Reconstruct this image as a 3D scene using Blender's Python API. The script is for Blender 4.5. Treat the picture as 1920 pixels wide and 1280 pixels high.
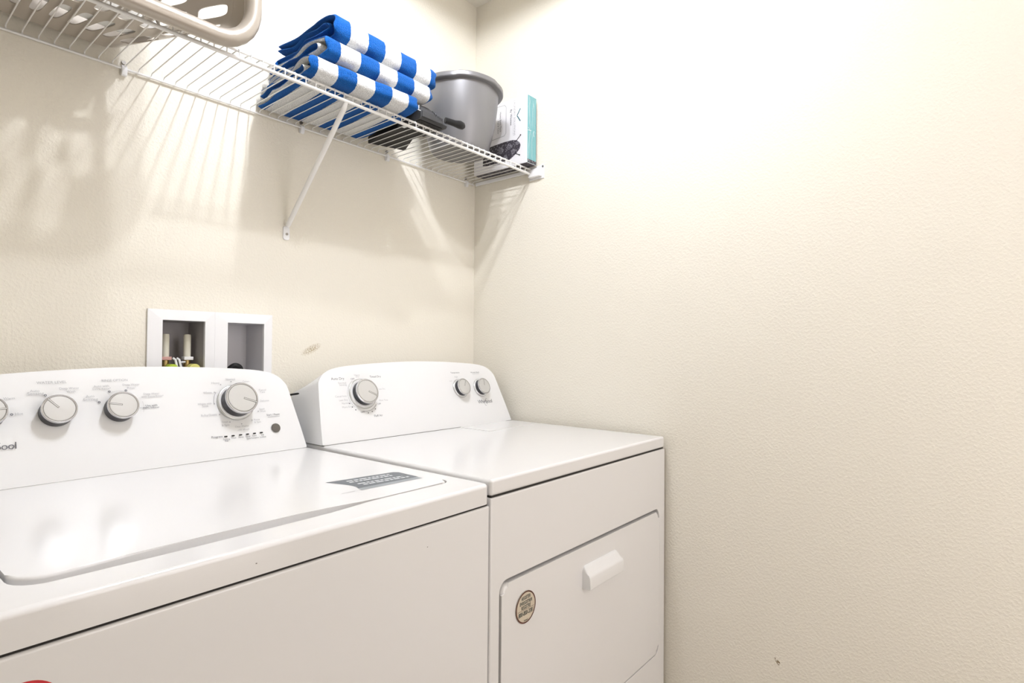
import bpy, bmesh, math, random
from mathutils import Vector, Matrix
random.seed(7)
for o in list(bpy.data.objects): bpy.data.objects.remove(o, do_unlink=True)
S = bpy.context.scene
C = S.collection
PI = math.pi
R = math.radians

# ---------------------------------------------------------------- camera
FPX = 1068.47
camd = bpy.data.cameras.new('camera'); cam = bpy.data.objects.new('camera', camd); C.objects.link(cam)
S.camera = cam
yaw, pitch, roll = 0.8774, 0.0168, 0.0083
fw = Vector((math.sin(yaw)*math.cos(pitch), math.cos(yaw)*math.cos(pitch), math.sin(pitch)))
rt = Vector((math.cos(yaw), -math.sin(yaw), 0)); up = rt.cross(fw)
r2 = rt*math.cos(roll)+up*math.sin(roll); u2 = up*math.cos(roll)-rt*math.sin(roll)
M = Matrix((( r2.x, u2.x, -fw.x, -1.5511), (r2.y, u2.y, -fw.y, -1.4772), (r2.z, u2.z, -fw.z, 1.1659), (0, 0, 0, 1)))
cam.matrix_world = M
camd.sensor_width = 36.0; camd.lens = 36.0*FPX/1920; camd.clip_start = 0.02

# ---------------------------------------------------------------- world, lights, exposure
w = bpy.data.worlds.new('world'); S.world = w; w.use_nodes = True
w.node_tree.nodes['Background'].inputs[0].default_value = (1, .97, .92, 1)
w.node_tree.nodes['Background'].inputs[1].default_value = 0.02
S.view_settings.view_transform = 'Standard'; S.view_settings.look = 'None'
S.view_settings.exposure = 0.0; S.view_settings.gamma = 1.0
S.view_settings.use_curve_mapping = False
LX, LY, LZ = -0.82, -0.76, 2.400
def lamp(name, kind, loc, energy, color, **kw):
    d = bpy.data.lights.new(name, kind); d.energy = energy; d.color = color
    for k, v in kw.items(): setattr(d, k, v)
    o = bpy.data.objects.new(name, d); C.objects.link(o); o.location = loc
    return o
for dy in (-.10, .10): lamp('ceiling_bulb_light', 'POINT', (LX, LY+dy, LZ), 18.4, (.93, .96, 1.03), shadow_soft_size=0.02)
d = lamp('fill_light', 'AREA', (-.60, -2.38, 1.25), 12.0, (1.0, .94, .955), shape='RECTANGLE', size=0.7, size_y=1.9)  # added fill lamp behind the camera to brighten the machine fronts; no doorway here
d.rotation_euler = (R(90), 0, R(0))

# ---------------------------------------------------------------- materials
def mat(name, col, rough=.5, metal=0., spec=.5, coat=0., sheen=0.):
    m = bpy.data.materials.new(name); m.use_nodes = True
    b = m.node_tree.nodes['Principled BSDF']
    b.inputs['Base Color'].default_value = (*col, 1); b.inputs['Roughness'].default_value = rough
    b.inputs['Metallic'].default_value = metal; b.inputs['Specular IOR Level'].default_value = spec
    b.inputs['Coat Weight'].default_value = coat; b.inputs['Sheen Weight'].default_value = sheen
    return m
def noise_bump(m, scale, strength, dist=.001, detail=2, coords='Object', col_var=None):
    nt = m.node_tree; b = nt.nodes['Principled BSDF']
    tc = nt.nodes.new('ShaderNodeTexCoord'); n = nt.nodes.new('ShaderNodeTexNoise')
    n.inputs['Scale'].default_value = scale; n.inputs['Detail'].default_value = detail
    nt.links.new(tc.outputs[coords], n.inputs['Vector'])
    bp = nt.nodes.new('ShaderNodeBump'); bp.inputs['Strength'].default_value = strength; bp.inputs['Distance'].default_value = dist
    nt.links.new(n.outputs['Fac'], bp.inputs['Height']); nt.links.new(bp.outputs['Normal'], b.inputs['Normal'])
    return n
def wall_mat(name, col, spots=()):
    m = mat(name, col, .62, spec=.25)
    nt = m.node_tree; b = nt.nodes['Principled BSDF']
    tc = nt.nodes.new('ShaderNodeTexCoord')
    n1 = nt.nodes.new('ShaderNodeTexNoise'); n1.inputs['Scale'].default_value = 165; n1.inputs['Detail'].default_value = 3; n1.inputs['Roughness'].default_value = .55
    n2 = nt.nodes.new('ShaderNodeTexVoronoi'); n2.inputs['Scale'].default_value = 130; n2.feature = 'SMOOTH_F1'
    for n in (n1, n2): nt.links.new(tc.outputs['Object'], n.inputs['Vector'])
    rp = nt.nodes.new('ShaderNodeMapRange'); rp.inputs[1].default_value = .42; rp.inputs[2].default_value = .72
    nt.links.new(n1.outputs['Fac'], rp.inputs[0])
    ad = nt.nodes.new('ShaderNodeMath'); ad.operation = 'MULTIPLY_ADD'; ad.inputs[1].default_value = -.35
    nt.links.new(n2.outputs['Distance'], ad.inputs[0]); nt.links.new(rp.outputs[0], ad.inputs[2])
    bp = nt.nodes.new('ShaderNodeBump'); bp.inputs['Strength'].default_value = .5; bp.inputs['Distance'].default_value = .0012
    nt.links.new(ad.outputs[0], bp.inputs['Height']); nt.links.new(bp.outputs['Normal'], b.inputs['Normal'])
    # scuffs: (centre, axis, half length, half width, colour, strength)
    last = None
    for (c, ax, hl, hw, sc, st) in spots:
        sub = nt.nodes.new('ShaderNodeVectorMath'); sub.operation = 'SUBTRACT'; sub.inputs[1].default_value = c
        nt.links.new(tc.outputs['Object'], sub.inputs[0])
        ax = Vector(ax).normalized()
        dp = nt.nodes.new('ShaderNodeVectorMath'); dp.operation = 'DOT_PRODUCT'; dp.inputs[1].default_value = ax
        nt.links.new(sub.outputs[0], dp.inputs[0])
        ln = nt.nodes.new('ShaderNodeVectorMath'); ln.operation = 'LENGTH'; nt.links.new(sub.outputs[0], ln.inputs[0])
        # ellipse: (d/hl)^2 + (l^2-d^2)/hw^2
        def mth(op, a, b_):
            q = nt.nodes.new('ShaderNodeMath'); q.operation = op
            for i, v in enumerate((a, b_)):
                if isinstance(v, (int, float)): q.inputs[i].default_value = v
                else: nt.links.new(v, q.inputs[i])
            return q.outputs[0]
        dd = mth('MULTIPLY', dp.outputs['Value'], dp.outputs['Value']); ll = mth('MULTIPLY', ln.outputs['Value'], ln.outputs['Value'])
        e = mth('ADD', mth('DIVIDE', dd, hl*hl), mth('DIVIDE', mth('SUBTRACT', ll, dd), hw*hw))
        nn = nt.nodes.new('ShaderNodeTexNoise'); nn.inputs['Scale'].default_value = 260; nn.inputs['Detail'].default_value = 3
        nt.links.new(tc.outputs['Object'], nn.inputs['Vector'])
        k = mth('MULTIPLY', mth('SUBTRACT', 1.0, mth('MINIMUM', e, 1.0)), mth('MULTIPLY', mth('MAXIMUM', mth('SUBTRACT', nn.outputs['Fac'], .38), 0.0), st))
        k = mth('MINIMUM', k, 1.0)
        mx = nt.nodes.new('ShaderNodeMix'); mx.data_type = 'RGBA'
        nt.links.new(k, mx.inputs['Factor'])
        if last is None: mx.inputs['A'].default_value = (*col, 1)
        else: nt.links.new(last, mx.inputs['A'])
        mx.inputs['B'].default_value = (*sc, 1)
        last = mx.outputs['Result']
    if last is not None: nt.links.new(last, b.inputs['Base Color'])
    return m
WALLC = (.80, .76, .665)
m_wall_b = wall_mat('painted_wall_back', WALLC, [((-.668, 0, 1.166), (.9, 0, .43), .036, .012, (.38, .29, .15), 4.5)])
m_wall_r = wall_mat('painted_wall_right', WALLC, [((0, -1.071, .385), (0, .5, .86), .008, .005, (.16, .10, .03), 9), ((0, -1.064, .391), (0, .1, 1), .006, .0015, (.2, .15, .08), 9)])
m_wall = wall_mat('painted_wall', WALLC)
m_ceil = wall_mat('ceiling_paint', (.80, .77, .69))
m_floor = mat('vinyl_floor', (.42, .35, .27), .5); noise_bump(m_floor, 30, .1)
m_base = mat('trim_paint', (.85, .84, .80), .4)
m_white = mat('appliance_enamel', (.79, .785, .785), .17, spec=.5)
m_whitep = mat('appliance_plastic', (.80, .80, .80), .28, spec=.45)
m_gap = mat('dark_gap', (.02, .018, .015), .8)
m_side = mat('appliance_side', (.80, .80, .80), .3)
m_wire = mat('vinyl_coated_wire', (.80, .79, .77), .35)
m_plast = mat('white_plastic', (.82, .82, .83), .35)
m_screw = mat('screw_metal', (.35, .33, .31), .3, 1.)
m_dark = mat('dark_knob_plastic', (.022, .022, .028), .35)
m_silver = mat('silver_plastic', (.62, .615, .60), .3, .35)
m_chrome = mat('bright_ring', (.60, .60, .62), .18, .75)
m_slot = mat('pointer_groove', (.20, .195, .18), .4, .3)
m_ink = mat('grey_print', (.44, .44, .45), .6)
m_inkd = mat('dark_print', (.10, .10, .115), .5)
m_skirt = mat('knob_skirt', (.52, .52, .50), .25, .3)
m_btn = mat('start_button', (.13, .12, .105), .3, .3)
m_black = mat('black_plastic', (.006, .006, .007), .5, spec=.3)
m_label = mat('grey_label', (.13, .145, .165), .45)
m_labell = mat('light_grey_label', (.33, .36, .38), .45)
m_lettw = mat('white_print', (.80, .82, .84), .5)

# ---------------------------------------------------------------- mesh helpers
def finish(name, bm, m, parent=None, smooth=True, angle=35, loc=None, wn=True):
    me = bpy.data.meshes.new(name)
    bmesh.ops.recalc_face_normals(bm, faces=bm.faces[:])
    bm.to_mesh(me); bm.free()
    ms = m if isinstance(m, (list, tuple)) else [m]
    for q in ms: me.materials.append(q)
    if smooth:
        for p in me.polygons: p.use_smooth = True
        me.set_sharp_from_angle(angle=R(angle))
    o = bpy.data.objects.new(name, me); C.objects.link(o)
    if smooth and wn:
        q = o.modifiers.new('normals', 'WEIGHTED_NORMAL'); q.keep_sharp = True; q.weight = 100
    if parent is not None: o.parent = parent
    if loc is not None: o.location = loc
    return o
def thing(name, label, cat, loc=(0, 0, 0), rz=0, group=None):
    o = bpy.data.objects.new(name, None); C.objects.link(o); o.location = loc; o.rotation_euler = (0, 0, rz)
    o.empty_display_size = .05
    o['label'] = label; o['category'] = cat
    if group: o['group'] = group
    return o
def box(bm, x0, x1, y0, y1, z0, z1, bev=0, seg=3, mi=0):
    vs = [bm.verts.new((x, y, z)) for x in (x0, x1) for y in (y0, y1) for z in (z0, z1)]
    fs = []
    for idx in ((0, 1, 3, 2), (4, 6, 7, 5), (0, 4, 5, 1), (2, 3, 7, 6), (0, 2, 6, 4), (1, 5, 7, 3)):
        f = bm.faces.new([vs[i] for i in idx]); f.material_index = mi; fs.append(f)
    if bev > 0:
        es = list({e for f in fs for e in f.edges})
        bmesh.ops.bevel(bm, geom=es, offset=bev, segments=seg, profile=.5, affect='EDGES')
    return vs
def boxo(name, b, m, parent=None, bev=0, seg=3, **kw):
    bm = bmesh.new(); box(bm, *b, bev=bev, seg=seg)
    return finish(name, bm, m, parent, **kw)
def frame(t):
    t = t.normalized(); a = Vector((0, 0, 1)) if abs(t.z) < .9 else Vector((1, 0, 0))
    n = t.cross(a).normalized(); return n, t.cross(n).normalized()
def tube(bm, pts, r, n=10, closed=False, cap=True, mi=0):
    pts = [Vector(p) for p in pts]; rings = []; N = len(pts)
    prev = None
    for i, p in enumerate(pts):
        a = pts[(i-1) % N] if (closed or i > 0) else p
        b = pts[(i+1) % N] if (closed or i < N-1) else p
        t = (b-a).normalized()
        if prev is None: nn, bb = frame(t)
        else:
            nn = (prev-t*prev.dot(t)).normalized(); bb = t.cross(nn)
        prev = nn
        rr = r[i] if isinstance(r, (list, tuple)) else r
        rings.append([bm.verts.new(p+nn*math.cos(2*PI*k/n)*rr+bb*math.sin(2*PI*k/n)*rr) for k in range(n)])
    m = N if closed else N-1
    for i in range(m):
        A, B = rings[i], rings[(i+1) % N]
        off = 0
        if closed and i == m-1:
            off = min(range(n), key=lambda o_: (B[o_].co-A[0].co).length)
        for k in range(n):
            f = bm.faces.new((A[k], A[(k+1) % n], B[(k+1+off) % n], B[(k+off) % n])); f.material_index = mi
    if cap and not closed:
        bm.faces.new(rings[0]).material_index = mi; bm.faces.new(rings[-1]).material_index = mi
def lathe(bm, prof, n=48, c=(0, 0, 0), cap0=False, cap1=False, mi=0, zf=None):
    rings = []
    for j, (r, z) in enumerate(prof):
        rings.append([bm.verts.new((c[0]+r*math.cos(2*PI*k/n), c[1]+r*math.sin(2*PI*k/n), c[2]+z+(zf(2*PI*k/n, j) if zf else 0))) for k in range(n)])
    for a, b in zip(rings, rings[1:]):
        for k in range(n): bm.faces.new((a[k], a[(k+1) % n], b[(k+1) % n], b[k])).material_index = mi
    if cap0: bm.faces.new(rings[0]).material_index = mi
    if cap1: bm.faces.new(rings[-1]).material_index = mi
    return rings
def prism(bm, outline, d0, d1, axis='y', bev=0, mi=0):
    """outline of 2D points swept along an axis between d0 and d1"""
    def P(a, b, d):
        return {'y': (a, d, b), 'x': (d, a, b), 'z': (a, b, d)}[axis]
    A = [bm.verts.new(P(a, b, d0)) for a, b in outline]; B = [bm.verts.new(P(a, b, d1)) for a, b in outline]
    n = len(outline); fs = []
    f0 = bm.faces.new(A); f1 = bm.faces.new(B[::-1]); fs += [f0, f1]
    for i in range(n): fs.append(bm.faces.new((A[i], B[i], B[(i+1) % n], A[(i+1) % n])))
    for f in fs: f.material_index = mi
    if bev > 0: bmesh.ops.bevel(bm, geom=list(f0.edges), offset=bev, segments=3, profile=.5, affect='EDGES')
def rrect(x0, x1, z0, z1, r, n=8):
    pts = []
    for cx, cz, a in ((x1-r, z1-r, 0), (x0+r, z1-r, 90), (x0+r, z0+r, 180), (x1-r, z0+r, 270)):
        for k in range(n+1):
            t = R(a+90*k/n); pts.append((cx+r*math.cos(t), cz+r*math.sin(t)))
    return pts
def xform(bm, M_):
    bmesh.ops.transform(bm, matrix=M_, verts=bm.verts[:])
def text_into(bm, body, width, M_, mi=0, spacing=1.0, shear=0.0, bold=0.0):
    cu = bpy.data.curves.new('t', 'FONT'); cu.body = body; cu.align_x = 'CENTER'; cu.align_y = 'CENTER'
    cu.size = 1; cu.extrude = 0; cu.space_character = spacing; cu.shear = shear; cu.offset = bold; cu.resolution_u = 3
    o = bpy.data.objects.new('t', cu); C.objects.link(o)
    dg = bpy.context.evaluated_depsgraph_get(); me = bpy.data.meshes.new_from_object(o.evaluated_get(dg))
    xs = [v.co.x for v in me.vertices]; wd = max(xs)-min(xs); cx = (max(xs)+min(xs))/2
    k = width/wd
    T = M_ @ Matrix.Scale(k, 4) @ Matrix.Translation((-cx, 0, 0))
    vs = [bm.verts.new(T @ v.co) for v in me.vertices]
    for p in me.polygons:
        try: bm.faces.new([vs[i] for i in p.vertices]).material_index = mi
        except ValueError: pass
    bpy.data.objects.remove(o, do_unlink=True); bpy.data.curves.remove(cu); bpy.data.meshes.remove(me)
def flat_poly(bm, pts2, M_, mi=0):
    bm.faces.new([bm.verts.new(M_ @ Vector((a, b, 0))) for a, b in pts2]).material_index = mi
def flat_rect(bm, cx, cy, w_, h_, M_, mi=0):
    flat_poly(bm, [(cx-w_/2, cy-h_/2), (cx+w_/2, cy-h_/2), (cx+w_/2, cy+h_/2), (cx-w_/2, cy+h_/2)], M_, mi)
def flat_arc(bm, cx, cy, r, a0, a1, th, M_, n=24, mi=0, ry=None):
    ry = ry or r; prev = None
    for k in range(n+1):
        a = R(a0+(a1-a0)*k/n); c, s = math.cos(a), math.sin(a)
        cur = [bm.verts.new(M_ @ Vector((cx+(r+q)*c, cy+(ry+q)*s, 0))) for q in (-th/2, th/2)]
        if prev: bm.faces.new((prev[0], prev[1], cur[1], cur[0])).material_index = mi
        prev = cur
def basis(o, u, v):
    u = Vector(u).normalized(); v = Vector(v).normalized(); n = u.cross(v)
    return Matrix(((u.x, v.x, n.x, o[0]), (u.y, v.y, n.y, o[1]), (u.z, v.z, n.z, o[2]), (0, 0, 0, 1)))
def smooth_curve(pts, n=6):
    out = []
    P_ = [pts[0]]+pts+[pts[-1]]
    for i in range(1, len(P_)-2):
        p0, p1, p2, p3 = [Vector(q) for q in P_[i-1:i+3]]
        for k in range(n):
            t = k/n
            out.append(.5*((2*p1)+(-p0+p2)*t+(2*p0-5*p1+4*p2-p3)*t*t+(-p0+3*p1-3*p2+p3)*t*t*t))
    out.append(Vector(pts[-1])); return out
def struct(o): o['kind'] = 'structure'; return o

# ---------------------------------------------------------------- room
CEIL = 2.464; XL, YF = -2.15, -2.45; T = .1
# back wall with a cut-out for the valve box
HX0, HX1, HZ0, HZ1 = -1.070, -.802, 1.035, 1.243
bm = bmesh.new()
def holed(bm, x0, x1, z0, z1, hx0, hx1, hz0, hz1, y0, y1):
    for y, rev in ((y0, 0), (y1, 1)):
        o_ = [bm.verts.new((x, y, z)) for x, z in ((x0, z0), (x1, z0), (x1, z1), (x0, z1))]
        i_ = [bm.verts.new((x, y, z)) for x, z in ((hx0, hz0), (hx1, hz0), (hx1, hz1), (hx0, hz1))]
        for k in range(4): bm.faces.new((o_[k], o_[(k+1) % 4], i_[(k+1) % 4], i_[k]))
        if not rev: O, I = o_, i_
        else:
            for k in range(4):
                bm.faces.new((O[k], O[(k+1) % 4], o_[(k+1) % 4], o_[k])); bm.faces.new((I[k], I[(k+1) % 4], i_[(k+1) % 4], i_[k]))
holed(bm, XL-T, T, 0, CEIL, HX0, HX1, HZ0, HZ1, 0, T)
struct(finish('wall_back', bm, m_wall_b, smooth=False))
struct(boxo('wall_right', (0, T, YF, 0, 0, CEIL), m_wall_r, smooth=False))
struct(boxo('wall_left', (XL-T, XL, YF, 0, 0, CEIL), m_wall, smooth=False))
struct(boxo('wall_front', (XL-T, T, YF-T, YF, 0, CEIL), m_wall, smooth=False))
struct(boxo('ceiling', (XL-T, T, YF-T, T, CEIL, CEIL+T), m_ceil, smooth=False))
struct(boxo('floor', (XL-T, T, YF-T, T, -T, 0), m_floor, smooth=False))
struct(boxo('baseboard_right', (-.012, 0, YF, -.83, 0, .09), m_base, bev=.003))

# ---------------------------------------------------------------- ceiling lamp (above the frame)
cl = thing('ceiling_lamp', 'round white ceiling lamp with an opaque rim above the machines', 'lamp', (LX, LY, CEIL))
bm = bmesh.new(); lathe(bm, [(.012, -.001), (.265, -.001), (.27, -.01), (.27, -.076), (.267, -.079), (.264, -.076), (.264, -.012), (.012, -.010)], 64)
finish('lamp_rim', bm, m_plast, cl)
bm = bmesh.new(); lathe(bm, [(.013, -.012), (.016, -.02), (.016, -.03), (.013, -.034)], 24, cap0=True, cap1=True)
finish('bulb_socket', bm, m_plast, cl)

# ---------------------------------------------------------------- wire shelf
ZS, YS, X0, NW = 1.795, -.276, .0177, 74
shelf = thing('wire_shelf', 'long white wire shelf fixed high on the back wall', 'shelf', (-.9, 0, ZS))
def sl(p): return (p[0]+.9, p[1], p[2]-ZS)
bm = bmesh.new()
def wire_pts():
    return [(0, -.006, -.008), (0, -.0065, -.003), (0, -.010, 0), (0, YS+.004, 0), (0, YS, -.003), (0, YS, -.0195)]
tube(bm, wire_pts(), .00125, 8)
w0 = finish('deck_wire', bm, m_wire, shelf, loc=sl((-X0, 0, ZS)))
for i in range(1, NW):
    c = w0.copy(); C.objects.link(c); c.parent = shelf; c.location = sl((-(X0+.0254*i), 0, ZS))
XE = -(X0+.0254*NW)
for nm, y, z, r in (('back_rail', -.0062, -.009, .0026), ('front_rail', YS+.0035, -.0035, .0026), ('lip_rail', YS+.001, -.0205, .0041)):
    bm = bmesh.new(); tube(bm, [(XE+.9, y, z), (-X0+.006+.9, y, z)], r, 12); finish(nm, bm, m_wire, shelf)
# wall clips under the back rail
for cx in (-1.139, -.7105, -.4136, -.052, -1.55):
    bm = bmesh.new()
    prism(bm, [(-.001, .006), (-.0075, .008), (-.0125, .003), (-.0135, -.006), (-.011, -.0135), (-.006, -.0155), (-.001, -.013)], cx-.005+.9, cx+.005+.9, 'x')
    xform(bm, Matrix.Translation((0, 0, -.010)))
    k = finish('wall_clip', bm, m_plast, shelf)
    bm = bmesh.new(); tube(bm, [(cx+.9, 0, .006), (cx+.9, -.005, .006)], .0042, 14)
    s_ = finish('clip_screw', bm, m_screw, shelf); s_.parent = k
# end bracket on the right wall
bm = bmesh.new()
box(bm, -.019+.9, -.0035+.9, -.318, -.268, -.034, -.006, bev=.003)
box(bm, -.0035+.9, -.0002+.9, -.326, -.262, -.040, .006, bev=.001)
box(bm, -.010+.9, -.0035+.9, -.268, -.012, -.014, -.002, bev=.001)
eb = finish('end_bracket', bm, m_plast, shelf)
bm = bmesh.new(); tube(bm, [(-.0035+.9, -.322, .000), (-.006+.9, -.322, .000)], .0035, 12); q = finish('bracket_screw', bm, m_screw, shelf); q.parent = eb
# diagonal support brace
A = Vector(sl((-.7500, -.010, 1.503))); B = Vector(sl((-.7480, YS+.002, ZS-.030)))
bm = bmesh.new()
n = 14; P = [A, A.lerp(B, .02), A.lerp(B, .5), A.lerp(B, .97), B+Vector((0, -.001, .006))]
tube(bm, P, [.0062, .0066, .0066, .0064, .0045], 14)
br = finish('support_brace', bm, m_wire, shelf)
bm = bmesh.new(); prism(bm, rrect(-.7585+.9, -.7405+.9, 1.4655-ZS, 1.503-ZS, .006, 6), -.0035, -.0004, 'y', bev=.0008)
q = finish('foot_plate', bm, m_plast, shelf); q.parent = br
bm = bmesh.new(); tube(bm, [(-.7487+.9, -.0035, 1.4815-ZS), (-.7487+.9, -.0052, 1.4815-ZS)], .0036, 14); q = finish('screw', bm, m_screw, shelf); q.parent = br

# ---------------------------------------------------------------- console (shared by both machines)
FV = Vector((0, .3736, .9277)); FN = Vector((0, -.9277, .3736))
PROF = [(0, 0), (.0015, .012), (.006, .047), (.012, .085), (.018, .124), (.023, .151), (.028, .160), (.035, .1685), (.044, .176), (.055, .182), (.07, .187), (.10, .1925), (.15, .197), (.22, .201), (.30, .204), (.366, .205)]
PROF = [(p.x, p.y) for p in smooth_curve([(a, b, 0) for a, b in PROF], 4)]
def console_mesh(hw, depth_back):
    """origin = bottom centre of the face; x width, z up, y back"""
    pts = [(-hw+t*hw/.366, z) for t, z in PROF]+[(hw-t*hw/.366, z) for t, z in reversed(PROF[:-1])]
    bm = bmesh.new()
    F = [bm.verts.new((x, .403*z, z)) for x, z in pts]
    Bk = [bm.verts.new((x, depth_back, z if z < .112 else .112+(z-.112)*.25)) for x, z in pts]
    n = len(pts); f0 = bm.faces.new(F); bm.faces.new(Bk[::-1])
    for i in range(n): bm.faces.new((F[i], Bk[i], Bk[(i+1) % n], F[(i+1) % n]))
    es = [e for e in f0.edges if not (abs(e.verts[0].co.z) < 1e-5 and abs(e.verts[1].co.z) < 1e-5)]
    bmesh.ops.bevel(bm, geom=es, offset=.009, segments=4, profile=.55, affect='EDGES')
    return bm
def face_M(o, u, v, h=.0006):
    return basis((o[0]+u+0*v, o[1]+FV.y*v+FN.y*h, o[2]+FV.z*v+FN.z*h), (1, 0, 0), FV)
def knob(parent, o, u, v, r, h, ang, name='control_knob', skirt=None, dished=True):
    """knob: dark barrel with a silver cap; children cap, pointer, skirt"""
    Mb = basis((o[0]+u, o[1]+FV.y*v, o[2]+FV.z*v), (1, 0, 0), FV)
    bm = bmesh.new(); lathe(bm, [(r*.97, 0), (r*.965, h*.25), (r*.94, h*.80), (r*.88, h*.86)], 56, cap0=True, cap1=True)
    xform(bm, Mb); k = finish(name, bm, m_dark, parent)
    bm = bmesh.new(); lathe(bm, [(r*.90, h*.80), (r*.985, h*.82), (r, h*.90), (r*.985, h*.97), (r*.94, h), (r*.885, h*.995)], 64, cap0=True)
    lathe(bm, [(r*.885, h*.995), (r*.870, h*.975), (r*.855, h*.975)], 64, mi=1)
    lathe(bm, [(r*.855, h*.975), (r*.845, h*1.0), (r*.5, h*1.012), (r*.02, h*1.015)], 64, cap1=True, mi=2)
    xform(bm, Mb); q = finish('knob_cap', bm, [m_chrome, m_slot, m_silver], parent); q.parent = k
    bm = bmesh.new()
    Mp = Mb @ Matrix.Rotation(R(ang), 4, 'Z')
    wd = r*.06
    prism(bm, [(r*.08, -wd), (r*.9, -wd), (r*.9, wd), (r*.08, wd)], h*1.0, h*1.022, 'z')
    xform(bm, Mp); q = finish('pointer_line', bm, m_slot, parent); q.parent = k
    bm = bmesh.new()
    prism(bm, [(r*.11, -wd*.45), (r*.9, -wd*.45), (r*.9, wd*.45), (r*.11, wd*.45)], h*1.022, h*1.03, 'z')
    xform(bm, Mp); q = finish('pointer_highlight', bm, m_silver, parent); q.parent = k
    if skirt:
        bm = bmesh.new(); lathe(bm, [(skirt, 0), (skirt*.985, .0028), (skirt*.93, .0042), (r*.9, .0044)], 64)
        lathe(bm, [(skirt*.93, .0042), (skirt*.90, .0052), (r*.9, .0054)], 64, mi=1)
        xform(bm, Mb); q = finish('knob_skirt', bm, [m_skirt, m_whitep], parent); q.parent = k
    return k
def logo(bm, o, u, v, wd, mi=0):
    Mt = face_M(o, u, v, .0008)
    text_into(bm, 'Whirlpool', wd, Mt, mi, spacing=.92)
    # swirl round the middle letters
    k = wd/.068
    for (cx, cy, r, ry, a0, a1, th) in ((.005*k, .0005*k, .0062*k, .0125*k, 60, 300, .0010*k),):
        flat_arc(bm, cx, cy, r, a0, a1, th, Mt @ Matrix.Shear('XZ', 4, (0, 0)) @ Matrix.Rotation(R(-28), 4, 'Z'), 30, mi, ry=ry)
def dots(bm, o, lst, r, M_of, mi=0):
    for u, v in lst: flat_arc(bm, 0, 0, r, 0, 360, r*.8, M_of(o, u, v), 12, mi)

# ---------------------------------------------------------------- washer
wa = thing('washing_machine', 'white top-load washing machine with lid and silver dials at the left', 'washing machine', (-.7585, -.768, 0), R(1.0))
WW, WD, ZG, ZT = .699, .700, .8802, .920
# cabinet
bm = bmesh.new(); box(bm, -WW, 0, 0, WD, .025, ZG-.0015, bev=.0035, seg=4)
finish('cabinet', bm, m_white, wa)
for fx in (-.64, -.06):
    for fy in (.06, .62):
        bm = bmesh.new(); lathe(bm, [(.02, 0), (.022, .006), (.012, .012), (.012, .028)], 20, c=(fx, fy, 0), cap0=True, cap1=True)
        finish('levelling_foot', bm, m_black, wa)
boxo('seam_gasket', (-WW+.004, -.004, .004, WD-.004, ZG-.004, ZG+.006), m_gap, wa)
# top frame with lid opening
OX0, OX1, OY0, OY1 = -.668, -.036, .064, .56
bm = bmesh.new()
zt, zb = ZT, ZG+.0025
outer = rrect(-WW, 0, 0, WD, .012, 5)
# opening outline with a deeper finger scoop along the front
def opening():
    pts = []
    def corner(cx, cy, r, a):
        for k in range(7):
            t = R(a+90*k/6); pts.append((cx+r*math.cos(t), cy+r*math.sin(t)))
    corner(OX1-.02, OY1-.02, .02, 0); corner(OX0+.02, OY1-.02, .02, 90)
    corner(OX0+.035, OY0+.028, .035, 180)
    for x, y in ((-.56, OY0-.009), (-.50, OY0-.010), (-.40, OY0-.010), (-.30, OY0-.008), (-.262, OY0-.004), (-.225, OY0+.001), (-.19, OY0+.002)): pts.append((x, y))
    corner(OX1-.022, OY0+.022, .022, 270)
    return pts
op = opening()
bmt = bmesh.new()
for z in (zt,):
    ov = [bmt.verts.new((x, y, z)) for x, y in outer]; iv = [bmt.verts.new((x, y, z)) for x, y in op]
    eo = [bmt.edges.new((ov[i], ov[(i+1) % len(ov)])) for i in range(len(ov))]
    ei = [bmt.edges.new((iv[i], iv[(i+1) % len(iv)])) for i in range(len(iv))]
    bmesh.ops.triangle_fill(bmt, use_beauty=True, edges=eo+ei)
# side walls: outer goes down to zb, inner down to the gutter
ob = [bmt.verts.new((x, y, zb)) for x, y in outer]
for i in range(len(outer)): bmt.faces.new((ov[i], ov[(i+1) % len(ov)], ob[(i+1) % len(ov)], ob[i]))
ib = [bmt.verts.new((x, y, zt-.016)) for x, y in op]
for i in range(len(op)): bmt.faces.new((iv[i], iv[(i+1) % len(iv)], ib[(i+1) % len(iv)], ib[i]))
bmt.faces.new(ib); bmt.faces.new(ob)
es = [e for e in bmt.edges if all(abs(v.co.z-zt) < 1e-6 for v in e.verts) and e.is_manifold and len(e.link_faces) == 2 and any(abs(f.normal.z) < .5 or True for f in e.link_faces)]
bmesh.ops.recalc_face_normals(bmt, faces=bmt.faces[:])
oset = set(ov)
es = [e for e in bmt.edges if e.verts[0] in oset and e.verts[1] in oset and any(abs(f.normal.z) < .3 for f in e.link_faces)]
bmesh.ops.bevel(bmt, geom=es, offset=.007, segments=4, profile=.5, affect='EDGES')
bm.free()
finish('top_panel', bmt, m_white, wa, angle=40)
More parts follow.
